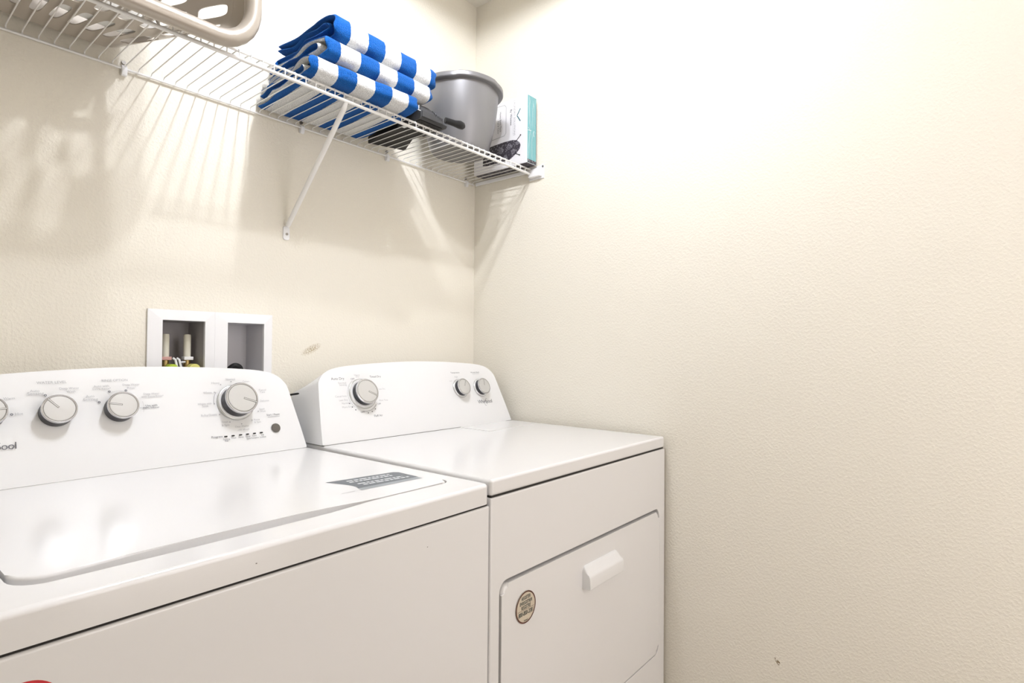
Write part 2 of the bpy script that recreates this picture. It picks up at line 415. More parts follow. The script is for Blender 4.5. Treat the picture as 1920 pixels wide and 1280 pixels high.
# lid
bm = bmesh.new()
lo = []
def lc(cx, cy, r, a):
    for k in range(7):
        t = R(a+90*k/6); lo.append((cx+r*math.cos(t), cy+r*math.sin(t)))
g = .003
lc(OX1-.02, OY1-.02, .02-g, 0); lc(OX0+.02, OY1-.02, .02-g, 90); lc(OX0+.04, OY0+.050, .036, 180)
for x, y in ((-.56, OY0+.020), (-.45, OY0+.021), (-.34, OY0+.020), (-.27, OY0+.013), (-.235, OY0+.007), (-.20, OY0+.0035)): lo.append((x, y))
lc(OX1-.022, OY0+.022, .022-g, 270)
prism(bm, lo[::-1], ZT-.0135, ZT+.0012, 'z')
tz = ZT+.0012
es = [e for e in bm.edges if all(abs(v.co.z-tz) < 1e-6 for v in e.verts)]
bmesh.ops.bevel(bm, geom=es, offset=.0035, segments=3, profile=.5, affect='EDGES')
lid = finish('lid', bm, m_white, wa, angle=40)
# grey instruction label on the lid (text too small to read: light strokes)
bm = bmesh.new(); ML = Matrix.Translation((0, 0, tz+.0004))
LP = [(-.198, .2285), (-.052, .2046), (-.0545, .1228), (-.189, .1323)]
flat_poly(bm, [(-.1855, .1460), (-.180, .160), (-.180, .172), (-.184, .190), (-.190, .210), (-.198, .2285), (-.058, .2060), (-.0515, .198), (-.0535, .1375)], ML, 0)
flat_poly(bm, [(-.189, .1323), (-.0545, .1235), (-.0545, .137), (-.1855, .1455)], ML, 1)
for row, (yl, x0_, x1_, hh) in enumerate(((.206, -.168, -.078, .0055), (.1945, -.170, -.078, .0055), (.1745, -.166, -.072, .0055), (.163, -.162, -.066, .0055))):
    x = x0_
    while x < x1_:
        L = random.choice((.006, .009, .012, .015)); L = min(L, x1_-x)
        yy = yl-(x-x0_)*.13
        flat_poly(bm, [(x, yy-hh/2), (x+L, yy-hh/2-L*.13), (x+L, yy+hh/2-L*.13), (x, yy+hh/2)], Matrix.Translation((0, 0, tz+.0007)), 2)
        x += L+.0026
q = finish('instruction_label', bm, [m_label, m_labell, m_lettw], wa, smooth=False); q.parent = lid; q['label'] = 'grey printed label with white lines'
bm = bmesh.new(); flat_poly(bm, [(-.2265, .1355), (-.2005, .1345), (-.2005, .1357), (-.2265, .1367)], ML, 0)
q = finish('lid_mark', bm, m_slot, wa, smooth=False); q.parent = lid
for cx_, cy_, cz_ in ((-.4444, -.0003, .8983), (-.1554, -.0003, .8431)):
    boxo('paint_chip', (cx_-.0009, cx_+.0009, cy_, cy_+.0003, cz_-.0006, cz_+.0006), m_slot, wa, smooth=False)
# console
wo = (-.3505, .600, ZT+.001)
bm = console_mesh(.343, .135); xform(bm, Matrix.Translation(wo)); wc = finish('console', bm, m_whitep, wa, angle=38)
boxo('console_seam', (-.690, -.010, .5985, .72, ZT-.001, ZT+.0012), m_skirt, wa, smooth=False)
UO = (0, .598, .92)   # measuring origin of the face
for (u, v, r, h, a, sk) in ((-.6012, .1360, .0274, .026, 5, None), (-.5020, .1323, .0280, .026, 130, None), (-.3992, .1320, .0280, .026, 168, None)):
    k = knob(wc, UO, u, v, r, h, a)
k = knob(wc, UO, -.1645, .1300, .0376, .034, -22, name='cycle_dial', skirt=.0435)
# start button and progress lights
bm = bmesh.new(); lathe(bm, [(.0112, 0), (.0112, .001), (.0104, .0022), (.002, .0026)], 32, cap0=True, cap1=True)
xform(bm, face_M(UO, -.0796, .0588, 0)); finish('start_button', bm, m_btn, wc)
for u in (-.2004, -.1842, -.1671, -.1510, -.1344, -.1176):
    bm = bmesh.new(); prism(bm, rrect(-.0036, .0036, -.0013, .0013, .0011, 4), 0, .0006, 'z')
    xform(bm, face_M(UO, u, .0510, .0003)); finish('progress_light', bm, m_black, wc)
TX = [('TEMPERATURE', -.6150, .1945, .058), ('Warm', -.5681, .1644, .016), ('Hot', -.5556, .1341, .011), ('WATER LEVEL', -.5048, .1925, .046), ('Auto', -.5312, .1767, .014), ('Sensing', -.5300, .1714, .024),
      ('Deep Water', -.4785, .1794, .031), ('Wash', -.4765, .1728, .014), ('RINSE OPTION', -.4021, .193, .045), ('Auto with', -.4262, .1814, .026), ('Extra Rinse*', -.4258, .1757, .031),
      ('Deep Water', -.3737, .1826, .031), ('Rinse*', -.3734, .1755, .016), ('Auto', -.4465, .1612, .014), ('Sensing', -.4462, .1545, .024), ('Deep Water', -.3384, .1607, .030), ('with Extra Rinse*', -.3371, .1546, .042),
      ('Heavy', -.2041, .1791, .018), ('Normal', -.1686, .187, .021), ('Colors', -.1328, .1803, .016), ('Whites', -.225, .1569, .019), ('Whites with', -.2351, .1308, .030), ('Soak', -.2342, .1251, .014),
      ('Bulky/Sheets', -.2292, .104, .034), ('Drain', -.1969, .0847, .014), ('& Spin', -.1969, .0771, .017), ('Clean Washer', -.1601, .0709, .033), ('with affresh', -.1584, .0628, .027),
      ('Rinse', -.1228, .0836, .014), ('& Spin', -.122, .0776, .016), ('Quick', -.1058, .1089, .014), ('Wash', -.1043, .1027, .013), ('Delicates', -.0954, .1292, .022), ('Casual', -.0959, .1567, .018), ('Care', -.0968, .1512, .012)]
TD = [('Start / Pause', -.0805, .0926, .033), ('Progress', -.2196, .0522, .024), ('Use with', -.3414, .1348, .022), ('Fabric Softener', -.3419, .1301, .030),
      ('Sensing', -.1996, .0448, .015), ('Fill', -.2002, .0406, .006), ('Wash', -.1839, .0455, .011), ('Rinse', -.1668, .0454, .011), ('Final', -.1506, .0454, .010), ('Spin', -.1502, .0402, .009),
      ('Cycle', -.1353, .0456, .010), ('Complete', -.1350, .0404, .018), ('Lid', -.1159, .0454, .006), ('Locked', -.1156, .0401, .014)]
CL = {'temperature_lettering': lambda u, v: u < -.55, 'water_level_lettering': lambda u, v: -.55 <= u < -.46, 'rinse_lettering': lambda u, v: -.46 <= u < -.30,
      'progress_lettering': lambda u, v: u >= -.30 and v < .056, 'start_lettering': lambda u, v: u > -.09 and v >= .056, 'cycle_lettering': lambda u, v: -.30 <= u <= -.09 and v >= .056}
for nm, fn in CL.items():
    bm = bmesh.new()
    for L_, mi in ((TX, 0), (TD, 1)):
        for t, u, v, wd in L_:
            if fn(u, v): text_into(bm, t, wd, face_M(UO, u, v), mi)
    dots(bm, UO, [q for q in [(-.5161, .1675), (-.4136, .1694), (-.3845, .1702), (-.4327, .1481), (-.566, .134)] if fn(*q)], .0016, face_M, 1)
    for u, v in ((-.1933, .1747), (-.1683, .181), (-.2098, .1567), (-.2138, .1293), (-.2065, .1033), (-.1863, .0837), (-.1604, .0767), (-.1345, .0834), (-.116, .1036)):
        if fn(u, v): flat_rect(bm, 0, 0, .0026, .0026, face_M(UO, u, v), 0)
    if nm.startswith('start'): flat_rect(bm, 0, 0, .030, .0006, face_M(UO, -.0795, .0873), 1)
    if nm.startswith('cycle'): flat_arc(bm, 0, 0, .0500, 147, 182, .0006, face_M(UO, -.1645, .1300), 20, 1)
    if nm.startswith('rinse'):
        flat_rect(bm, 0, 0, .016, .0005, face_M(UO, -.3560, .1310), 1)
        flat_arc(bm, 0, 0, .0365, 52, 120, .0004, face_M(UO, -.3962, .1338), 20, 0); flat_arc(bm, 0, 0, .0345, -20, 20, .0004, face_M(UO, -.3900, .1338), 20, 0)
    finish(nm, bm, [m_ink, m_inkd], wc, smooth=False)
bm = bmesh.new(); logo(bm, UO, -.5965, .0760, .068, 0); finish('maker_wordmark', bm, m_inkd, wc, smooth=False)
# registration sticker on the cabinet front
def sticker(parent, cx, y, cz, r, ring, fill, ink, name, lab, lines):
    Ms = basis((cx, y-.0006, cz), (1, 0, 0), (0, 0, 1))
    bm = bmesh.new(); prism(bm, [(r*math.cos(2*PI*k/48), r*math.sin(2*PI*k/48)) for k in range(48)], -.0004, .0, 'z')
    for f in bm.faces: f.material_index = 0
    n0 = len(bm.faces)
    Mu = Matrix.Translation((0, 0, .0003))
    flat_arc(bm, 0, 0, r*.955, 0, 360, r*.085, Mu, 48, 1)
    flat_rect(bm, 0, -r*.13, r*1.65, r*.02, Mu, 1)
    for t, v, wd in lines: text_into(bm, t, wd*r, Mu @ Matrix.Translation((0, v*r, 0)) @ Matrix.Scale(1.5, 4, (0, 1, 0)), 2, shear=.15, bold=.022, spacing=1.06)
    xform(bm, Ms); q = finish(name, bm, [fill, ring, ink], parent, smooth=False); q['label'] = lab
m_st1, m_st2 = mat('sticker_paper', (.62, .545, .43), .5), mat('sticker_paper_pale', (.78, .68, .58), .5)
LN = [('REGISTER', .60, .9), ('ENREGISTRER', .30, 1.25), ('REGISTRE', .02, .95), ('800-000-3381', -.36, 1.5), ('Whirlpool', -.82, .40)]
sticker(wa, -.6700, 0, .8195, .0315, mat('red_ring', (.55, .02, .03), .4), m_st2, mat('navy_ink', (.02, .02, .16), .5), 'registration_sticker', 'round sticker with a red ring', LN)

# ---------------------------------------------------------------- dryer
DY, DZG, DZT = -.7707, .893, .926
DX0, DX1 = -.7578, -.0130
dr = thing('clothes_dryer', 'white clothes dryer with square door beside the right wall', 'dryer', (DX0, DY, 0))
def D(b): return (b[0]-DX0, b[1]-DX0, b[2]-DY, b[3]-DY, b[4], b[5])
DT = Matrix.Translation((-DX0, -DY, 0))
dx0, dx1, dz0, dz1 = -.731, -.0465, .3265, .7285
bm = bmesh.new()
box(bm, DX0, DX1, DY+.022, -.03, .025, DZG-.0015)
# front panel: plate with a rounded opening for the door
oo = [(DX0, .025), (DX1, .025), (DX1, DZG-.0015), (DX0, DZG-.0015)]
ii = rrect(dx0, dx1, dz0, dz1, .022, 8)
fo = [bm.verts.new((x, DY, z)) for x, z in oo]; fi = [bm.verts.new((x, DY, z)) for x, z in ii]
eo = [bm.edges.new((fo[i], fo[(i+1) % 4])) for i in range(4)]; ei = [bm.edges.new((fi[i], fi[(i+1) % len(fi)])) for i in range(len(fi))]
bmesh.ops.triangle_fill(bm, use_beauty=True, edges=eo+ei)
fb = [bm.verts.new((x, DY+.022, z)) for x, z in oo]; fib = [bm.verts.new((x, DY+.021, z)) for x, z in ii]
for i in range(4): bm.faces.new((fo[i], fo[(i+1) % 4], fb[(i+1) % 4], fb[i]))
for i in range(len(ii)): bm.faces.new((fi[i], fi[(i+1) % len(ii)], fib[(i+1) % len(ii)], fib[i]))
bmesh.ops.recalc_face_normals(bm, faces=bm.faces[:])
so, si = set(fo), set(fi)
e1 = [e for e in bm.edges if (e.verts[0] in so and e.verts[1] in so) and len(e.link_faces) == 2]
e2 = [e for e in bm.edges if (e.verts[0] in si and e.verts[1] in si) and len(e.link_faces) == 2]
bmesh.ops.bevel(bm, geom=e1, offset=.0035, segments=4, profile=.5, affect='EDGES')
e2 = [e for e in e2 if e.is_valid]
bmesh.ops.bevel(bm, geom=e2, offset=.0025, segments=3, profile=.5, affect='EDGES')
xform(bm, DT); finish('cabinet', bm, m_white, dr, angle=40)
for fx in (.06, .68):
    for fy in (.06, .66):
        bm = bmesh.new(); lathe(bm, [(.02, 0), (.022, .006), (.012, .012), (.012, .028)], 20, c=(fx, fy, 0), cap0=True, cap1=True)
        finish('levelling_foot', bm, m_black, dr)
boxo('seam_gasket', D((DX0+.004, DX1-.004, DY+.004, -.034, DZG-.004, DZG+.005)), m_gap, dr)
bm = bmesh.new(); box(bm, DX0+.0005, DX1-.0030, DY+.0002, -.03, DZG+.0022, DZT, bev=.006, seg=4); xform(bm, DT)
finish('top_panel', bm, m_white, dr)
bm = bmesh.new(); prism(bm, rrect(-.283, -.060, -.338, -.2125, .008, 5), DZT-.001, DZT+.0016, 'z')
es = [e for e in bm.edges if all(abs(v.co.z-DZT-.0016) < 1e-6 for v in e.verts)]
bmesh.ops.bevel(bm, geom=es, offset=.0012, segments=2, affect='EDGES'); xform(bm, DT)
finish('lint_screen_cover', bm, m_white, dr)
boxo('door_gap_shade', D((dx0-.002, dx1+.002, DY+.0207, DY+.0217, dz0-.002, dz1+.002)), m_gap, dr, smooth=False)  # dark plate behind the door: shade of the gap put in as colour
# door
bm = bmesh.new()
prism(bm, rrect(dx0+.0045, dx1-.0030, dz0+.0055, dz1-.0065, .0195, 8)[::-1], DY-.0012, DY+.0205, 'y')
es = [e for e in bm.edges if all(abs(v.co.y-DY+.0012) < 1e-6 for v in e.verts)]
bmesh.ops.bevel(bm, geom=es, offset=.010, segments=6, profile=.5, affect='EDGES')
xform(bm, DT); door = finish('door', bm, m_white, dr, angle=40)
bm = bmesh.new()
# scoop handle: side profile (y,z) swept in x with rounded upper corners
def hprof(s):  # s: 0..1 across; returns profile scaled at the ends
    e = min(s, 1-s); k = min(1, e/.07); rz = (1-math.sqrt(max(0, 1-(1-k)**2)))*.012
    return [(DY+.004, .6300), (DY-.0185, .6300), (DY-.0205, .6320), (DY-.0190, .6550), (DY-.0165, .6610), (DY-.0060, .6745-rz*.6), (DY-.0015, .6790-rz), (DY+.004, .6790-rz)]
rings = []
N = 40
for i in range(N+1):
    s = i/N; x = -.4460+.1545*s
    rings.append([bm.verts.new((x, y, z)) for y, z in hprof(s)])
for a, b in zip(rings, rings[1:]):
    for k in range(8): bm.faces.new((a[k], a[(k+1) % 8], b[(k+1) % 8], b[k]))
bm.faces.new(rings[0]); bm.faces.new(rings[-1])
xform(bm, Matrix.Translation((0, -.0027, 0)) @ DT); q = finish('door_handle', bm, m_whitep, dr, angle=50); q.parent = door
sticker(dr, -.6545-DX0, -.0024, .6590, .0315, mat('maroon_ring', (.10, .03, .02), .4), m_st1, mat('green_black_ink', (.03, .05, .045), .5), 'registration_sticker', 'round beige sticker with a dark ring', LN)
for ob in dr.children:
    if ob.name.startswith('registration_sticker'): ob.parent = door
# console
do = (-.3930-DX0, -.2110-DY, DZT+.001)
bm = console_mesh(.366, .180); xform(bm, Matrix.Translation(do)); dc = finish('console', bm, m_whitep, dr, angle=38)
boxo('console_seam', D((-.757, -.029, -.2122, -.04, DZT-.001, DZT+.0012)), m_slot, dr, smooth=False)
VO = (-.3930-DX0, -.2110-DY, .926)
knob(dc, VO, -.2158, .1285, .0355, .0255, -27, name='cycle_dial', skirt=.0434)
knob(dc, VO, .1610, .1262, .0275, .0215, 58, skirt=.0318)
knob(dc, VO, .2553, .1243, .0278, .0215, 78, skirt=.0318)
DT1 = [('Auto Dry', -.2837, .1746, .040), ('Timed Dry', -.1611, .1768, .038), ('OFF', -.2375, .1722, .012), ('OFF', -.2287, .0771, .012), ('OFF', -.1689, .0964, .011), ('Fluff Air', -.1805, .0632, .028),
       ('Temperature', .1562, .1808, .040), ('Wrinkle Shield', .2492, .1794, .042)]
DT0 = [('Normal', -.2726, .162, .024), ('Sensing', -.2714, .1567, .022), ('Casual Iron', -.2854, .1252, .034), ('Less Dry', -.2798, .1144, .026), ('Normal', -.2754, .1053, .022), ('More Dry', -.273, .0947, .030),
       ('Heavy', -.221, .1833, .018), ('Dry', -.2205, .1786, .010), ('Less Dry', -.1481, .1394, .022), ('More Time', -.1516, .1062, .030), ('High', .1558, .166, .014), ('Low', .1273, .1532, .010), ('Cool Down', .252, .1745, .032)]
for nm, fn in {'cycle_lettering': lambda u: u < 0, 'temperature_lettering': lambda u: 0 < u < .2, 'signal_lettering': lambda u: u > .2}.items():
    bm = bmesh.new()
    for L_, mi in ((DT1, 1), (DT0, 0)):
        for t, u, v, wd in L_:
            if fn(u): text_into(bm, t, wd, face_M(VO, u, v), mi)
    if nm.startswith('cycle'):
        flat_arc(bm, 0, 0, .0475, 120, 225, .0008, face_M(VO, -.2158, .1260), 40, 0); flat_arc(bm, 0, 0, .0475, 255, 320, .0008, face_M(VO, -.2158, .1260), 30, 1)
        for a in (205, 218, 231, 275, 290, 305): flat_rect(bm, .0525*math.cos(R(a)), .0525*math.sin(R(a)), .003, .003, face_M(VO, -.2158, .1260), 1)
    finish(nm, bm, [m_ink, m_inkd], dc, smooth=False)
bm = bmesh.new(); logo(bm, VO, .2595, .0752, .069, 0); finish('maker_wordmark', bm, m_inkd, dc, smooth=False)

# ---------------------------------------------------------------- valve box in the back wall
vb = thing('laundry_valve_box', 'white double recessed plumbing box in the wall behind the washer', 'outlet box', (-.936, 0, 1.03))
VX, VZ = .936, -1.03
def fr(bm, x0, x1, z0, z1, ix0, ix1, iz0, iz1, yo=-.002, yi=-.009):
    """picture-frame surround, sloping from the wall out to the inner edge"""
    O = [(x0, z0), (x1, z0), (x1, z1), (x0, z1)]; I = [(ix0, iz0), (ix1, iz0), (ix1, iz1), (ix0, iz1)]
    a = [bm.verts.new((x, -.0002, z)) for x, z in O]; b = [bm.verts.new((x, yo-.004, z)) for x, z in O]
    c = [bm.verts.new((x, yi, z)) for x, z in I]; d_ = [bm.verts.new((x, .0, z)) for x, z in I]
    for k in range(4):
        j = (k+1) % 4
        bm.faces.new((a[k], a[j], b[j], b[k])); bm.faces.new((b[k], b[j], c[j], c[k])); bm.faces.new((c[k], c[j], d_[j], d_[k]))
bm = bmesh.new()
ZB0, ZB1 = 1.022, 1.2565
fr(bm, -1.0830, -.9350, ZB0, ZB1, -1.0530, -.9590, 1.047, 1.2320)
fr(bm, -.9348, -.7875, ZB0, ZB1, -.9050, -.8110, 1.047, 1.2320)
xform(bm, Matrix.Translation((VX, 0, VZ))); finish('surround_frame', bm, m_plast, vb, smooth=False)
m_cav = mat('shaded_box_plastic', (.36, .34, .345), .5)  # white box plastic; shade inside each recess is put into its colour
for nm, x0, x1, mm in (('valve_recess', -1.0530, -.9590, m_cav), ('drain_recess', -.9050, -.8110, mat('shaded_box_plastic_pale', (.62, .61, .63), .45))):
    bm = bmesh.new()
    a = [bm.verts.new((x, 0, z)) for x, z in ((x0, 1.047), (x1, 1.047), (x1, 1.232), (x0, 1.232))]
    b = [bm.verts.new((x, .082, z)) for x, z in ((x0+.004, 1.049), (x1-.004, 1.049), (x1-.004, 1.230), (x0+.004, 1.230))]
    for k in range(4): bm.faces.new((a[k], a[(k+1) % 4], b[(k+1) % 4], b[k]))
    bm.faces.new(b)
    xform(bm, Matrix.Translation((VX, 0, VZ))); o = finish(nm, bm, mm, vb, smooth=False)
    sd = o.modifiers.new('wall', 'SOLIDIFY'); sd.thickness = .0015; sd.offset = 1
# two supply valves with arrestor tubes and lever handles
m_tub = mat('aged_white_tube', (.72, .69, .58), .5)
nt = m_tub.node_tree
m_lime = mat('lime_ring', (.45, .58, .05), .4); m_brass = mat('brass', (.45, .33, .14), .35, .9); m_yel = mat('pale_yellow_ring', (.72, .68, .20), .4)
m_red = mat('pink_red_plastic', (.55, .30, .27), .5)
for i, (cx, ring, tag_) in enumerate(((-1.0315, m_lime, m_red), (-.9830, m_yel, m_plast))):
    v = bpy.data.objects.new('supply_valve', None); C.objects.link(v); v.location = (cx, .035, 1.05)
    v['label'] = ('supply valve with lime hose ring and white tube, left of two' if i == 0 else 'supply valve with pale yellow hose ring and white tube, right of two'); v['category'] = 'valve'
    bm = bmesh.new(); lathe(bm, [(.0078, .094), (.0082, .100), (.0082, .1465), (.0074, .150), (.002, .1505)], 24, cap0=True, cap1=True); finish('arrestor_tube', bm, m_tub, v)
    bm = bmesh.new(); lathe(bm, [(.009, 0), (.011, .01), (.011, .05), (.008, .055), (.008, .094)], 20, cap0=True, cap1=True); finish('valve_body', bm, m_brass, v)
    bm = bmesh.new(); box(bm, -.0105, .0105, -.012, .008, .0875, .0955, bev=.001); finish('valve_collar', bm, m_plast if i else m_red, v)
    bm = bmesh.new(); tube(bm, [(.006, -.034, .066), (.006, -.014, .066)], .0125, 24); tube(bm, [(.006, -.036, .066), (.006, -.034, .066)], .0105, 24)
    finish('hose_ring', bm, ring, v)
    if i == 0:
        for dx in (0, .0085):
            bm = bmesh.new(); tube(bm, [(.013+dx, -.012, .092), (.017+dx, -.016, .088), (.0195+dx, -.02, .070)], .0028, 8); finish('lever_handle', bm, m_plast, v)
    else:
        bm = bmesh.new(); tube(bm, [(-.018, -.012, .082), (-.008, -.012, .083)], .0022, 8); finish('lever_handle', bm, m_plast, v)
# drain hose
dh = [(-.8950, .035, 1.065), (-.8900, .03, 1.100), (-.8830, .026, 1.113), (-.8720, .022, 1.1215), (-.8600, .022, 1.116), (-.8530, .03, 1.100), (-.8500, .04, 1.052)]
bm = bmesh.new(); tube(bm, smooth_curve(dh, 6), .0078, 16); o = finish('drain_hose', bm, m_black)
o['label'] = 'black drain hose arching inside the right half of the wall box'; o['category'] = 'hose'
# cable tail sticking out behind the washer console
bm = bmesh.new(); tube(bm, smooth_curve([(-.786, -.018, 1.028), (-.783, -.055, 1.042), (-.776, -.085, 1.0475), (-.762, -.102, 1.0510)], 4), [.0026]*12+[.0014], 8)
o = finish('cable_tail', bm, m_black); o['label'] = 'thin black cable end poking out between washer and dryer consoles'; o['category'] = 'cable'

# ---------------------------------------------------------------- striped towels
def terry(name, inverted, x_edge, half):
    m = mat(name, (.8, .8, .8), .95, spec=.1, sheen=.08)
    nt = m.node_tree; b = nt.nodes['Principled BSDF']
    tc = nt.nodes.new('ShaderNodeTexCoord'); sp = nt.nodes.new('ShaderNodeSeparateXYZ'); nt.links.new(tc.outputs['Object'], sp.inputs[0])
    nz = nt.nodes.new('ShaderNodeTexNoise'); nz.inputs['Scale'].default_value = 190; nt.links.new(tc.outputs['Object'], nz.inputs['Vector'])
    def mth(op, a, b_):
        q = nt.nodes.new('ShaderNodeMath'); q.operation = op
        for i, v in enumerate((a, b_)):
            if v is None: continue
            if isinstance(v, (int, float)): q.inputs[i].default_value = v
            else: nt.links.new(v, q.inputs[i])
        return q.outputs[0]
    x = mth('ADD', sp.outputs['X'], mth('MULTIPLY', mth('SUBTRACT', nz.outputs['Fac'], .5), .0035))
    k = mth('FLOORED_MODULO', mth('DIVIDE', mth('SUBTRACT', x, x_edge), half), 2.0)   # 0..1 = first stripe after the edge
    f = mth('GREATER_THAN', k, 1.0)
    mx = nt.nodes.new('ShaderNodeMix'); mx.data_type = 'RGBA'; nt.links.new(f, mx.inputs['Factor'])
    wh, bl = (.86, .86, .85, 1), (.003, .098, .38, 1)
    mx.inputs['A'].default_value = bl if inverted else wh; mx.inputs['B'].default_value = wh if inverted else bl
    n2 = nt.nodes.new('ShaderNodeTexNoise'); n2.inputs['Scale'].default_value = 620; n2.inputs['Detail'].default_value = 2; nt.links.new(tc.outputs['Object'], n2.inputs['Vector'])
    rp = nt.nodes.new('ShaderNodeMapRange'); rp.inputs[1].default_value = .35; rp.inputs[2].default_value = .7; rp.inputs[3].default_value = .68; rp.inputs[4].default_value = 1.2
    nt.links.new(n2.outputs['Fac'], rp.inputs[0])
    vm = nt.nodes.new('ShaderNodeVectorMath'); vm.operation = 'SCALE'; nt.links.new(mx.outputs['Result'], vm.inputs[0]); nt.links.new(rp.outputs[0], vm.inputs['Scale'])
    nt.links.new(vm.outputs[0], b.inputs['Base Color'])
    bp = nt.nodes.new('ShaderNodeBump'); bp.inputs['Strength'].default_value = 1.0; bp.inputs['Distance'].default_value = .0035
    nt.links.new(n2.outputs['Fac'], bp.inputs['Height']); nt.links.new(bp.outputs['Normal'], b.inputs['Normal'])
    return m
def towel(label, x0, x1, yf, yb, z0, hgt, edge, half, rz=0., seed=0, lift=0., tilt=0., grow=.1, droop=0.):
    """folded towel; cross-section ribbon in (y,z) swept along x"""
    rnd = random.Random(seed)
    cx = (x0+x1)/2
    t = thing('folded_towel', label, 'towel', (cx, (yf+yb)/2, z0), rz, 'blue and white striped towels stacked on the shelf')
    L = yb-yf; h = hgt; th = .0092
    e = th/2
    sec = [(L-.012, h*.64), (L*.6, h*.66), (L*.3, h*.67), (.052, h*.66), (.036, h*.58), (.034, h*.48), (.046, h*.40), (L*.3, h*.375), (L*.6, h*.36), (L-.012, h*.36), (L-.001, h*.27), (L-.002, h*.16), (L-.012, e+.0005), (L*.6, e), (L*.3, e),
           (.030, e), (.012, e+.004), (e+.0005, h*.32), (e, h*.5), (e+.001, h*.68), (.012, h-e-.004), (.034, h-e), (.07, h-e-.001), (L*.4, h-e-.003), (L*.7, h-e-.002), (L-.015, h-e-.003)]
    cur = smooth_curve([(a, b, 0) for a, b in sec], 5)
    n = len(cur); NX = 46
    bm = bmesh.new(); Ao, Bo = [], []
    ph = [rnd.uniform(0, 6.28) for _ in range(8)]
    for i in range(NX+1):
        s = i/NX; x = x0+(x1-x0)*s-cx
        ra, rb = [], []
        for j, p in enumerate(cur):
            a = cur[max(0, j-1)]; b = cur[min(n-1, j+1)]; tg = (b-a).normalized(); nn = Vector((-tg.y, tg.x, 0))
            yy, zz = p.x, p.y
            wob = .0014*math.sin(9*s*2+ph[0]+yy*20)+.0010*math.sin(31*s+ph[1]+zz*60)
            inner = 1.0 if j < n*.33 else .35
            zz2 = zz+wob*inner*(1 if zz > .008 else 0)
            if inner == 1.0: zz2 += .0035*math.sin(yy*55+ph[2]+s*2)
            zz2 = zz2*(1+grow*(1-s))+tilt*(1-s)
            zz2 += lift*(yy/L)*(zz/h if zz > .006 else 0)+droop*max(0, yy/L-.15)*(1)
            xx = x+(.0035*math.sin(yy*40+ph[3])+.003*math.sin(j*.35+ph[4]))*(1 if s in (0, 1) else 0)
            e_ = th/2*(.25 if i in (0, NX) else 1)
            xx2 = xx+(0 if 0 < i < NX else (-.0012 if i == 0 else .0012))
            ra.append(bm.verts.new((xx2, yy+nn.x*e_-L/2, zz2+nn.y*e_))); rb.append(bm.verts.new((xx2, yy-nn.x*e_-L/2, zz2-nn.y*e_)))
        Ao.append(ra); Bo.append(rb)
    for i in range(NX):
        for j in range(n-1):
            bm.faces.new((Ao[i][j], Ao[i][j+1], Ao[i+1][j+1], Ao[i+1][j])).material_index = 0
            bm.faces.new((Bo[i][j], Bo[i+1][j], Bo[i+1][j+1], Bo[i][j+1])).material_index = 1
        for j in (0, n-1): bm.faces.new((Ao[i][j], Ao[i+1][j], Bo[i+1][j], Bo[i][j])).material_index = 0
    for i in (0, NX):
        for j in range(n-1): bm.faces.new((Ao[i][j], Ao[i][j+1], Bo[i][j+1], Bo[i][j])).material_index = 0
    o = finish('towel_cloth', bm, [terry('terry_out', False, edge-cx, half), terry('terry_in', seed != 2, edge-cx, half)], t, angle=60)
    return o
towel('striped towel at the bottom of the stack, flat on the wire shelf', -.846, -.545, -.312, -.020, 1.7975, .0455, -.831, .0505, R(-4), 3)
towel('striped towel in the middle of the stack of three', -.822, -.502, -.310, -.030, 1.8440, .0495, -.783, .0555, R(-1), 1, tilt=.0045)
towel('topmost striped towel of the stack, with a blue left end', -.800, -.481, -.305, -.040, 1.8945, .056, -.757, .0515, 0, 2, tilt=.0105)

# ---------------------------------------------------------------- silver grey pot
pot = thing('grey_pot', 'large silver-grey bucket standing behind the striped towels', 'bucket', (-.255, -.172, 1.7968))
m_pot = mat('silver_grey_plastic', (.215, .21, .215), .36, .4); noise_bump(m_pot, 900, .08, .0003)
bm = bmesh.new()
def wav(a, j): return 0
lathe(bm, [(.02, 0), (.078, 0), (.088, .004), (.096, .018), (.106, .055), (.115, .10), (.122, .15), (.126, .196), (.123, .196), (.119, .15), (.112, .10), (.103, .055), (.093, .02), (.07, .006), (.02, .005)], 72, cap0=True, cap1=True)
finish('pot_body', bm, m_pot, pot)
bm = bmesh.new()
def lift(a, j):
    d_ = (math.degrees(a)-250) % 360; d_ = min(d_, 360-d_)
    return .0035 if d_ < 26 else (.0035*(1-(d_-26)/6) if d_ < 32 else 0)
lathe(bm, [(.125, .190), (.1385, .1925), (.1405, .1950), (.1405, .2050), (.1385, .2075), (.122, .2075), (.122, .190)], 120, zf=lift)
finish('pot_rim', bm, m_pot, pot)

# ---------------------------------------------------------------- boxed ironing-board cover
bx = thing('ironing_cover_box', 'white and teal shrink-wrapped box against the right wall on the shelf', 'box', (-.039, -.30, 1.7985), 0)
bw, bd, bh = .050, .245, .2300
m_bwhite = mat('white_card', (.82, .81, .83), .35, coat=.5); m_teal = mat('teal_wrap', (.13, .38, .41), .16, coat=1.)
noise_bump(m_teal, 45, .5, .004)
m_pat = mat('dark_pattern', (.05, .045, .055), .4); m_patl = mat('pale_pattern', (.35, .34, .37), .4)
nt = m_pat.node_tree; tc = nt.nodes.new('ShaderNodeTexCoord'); vo = nt.nodes.new('ShaderNodeTexVoronoi'); vo.inputs['Scale'].default_value = 130
nt.links.new(tc.outputs['Object'], vo.inputs['Vector']); cr = nt.nodes.new('ShaderNodeValToRGB')
cr.color_ramp.elements[0].position = .25; cr.color_ramp.elements[0].color = (.20, .19, .21, 1); cr.color_ramp.elements[1].position = .42; cr.color_ramp.elements[1].color = (.035, .03, .04, 1)
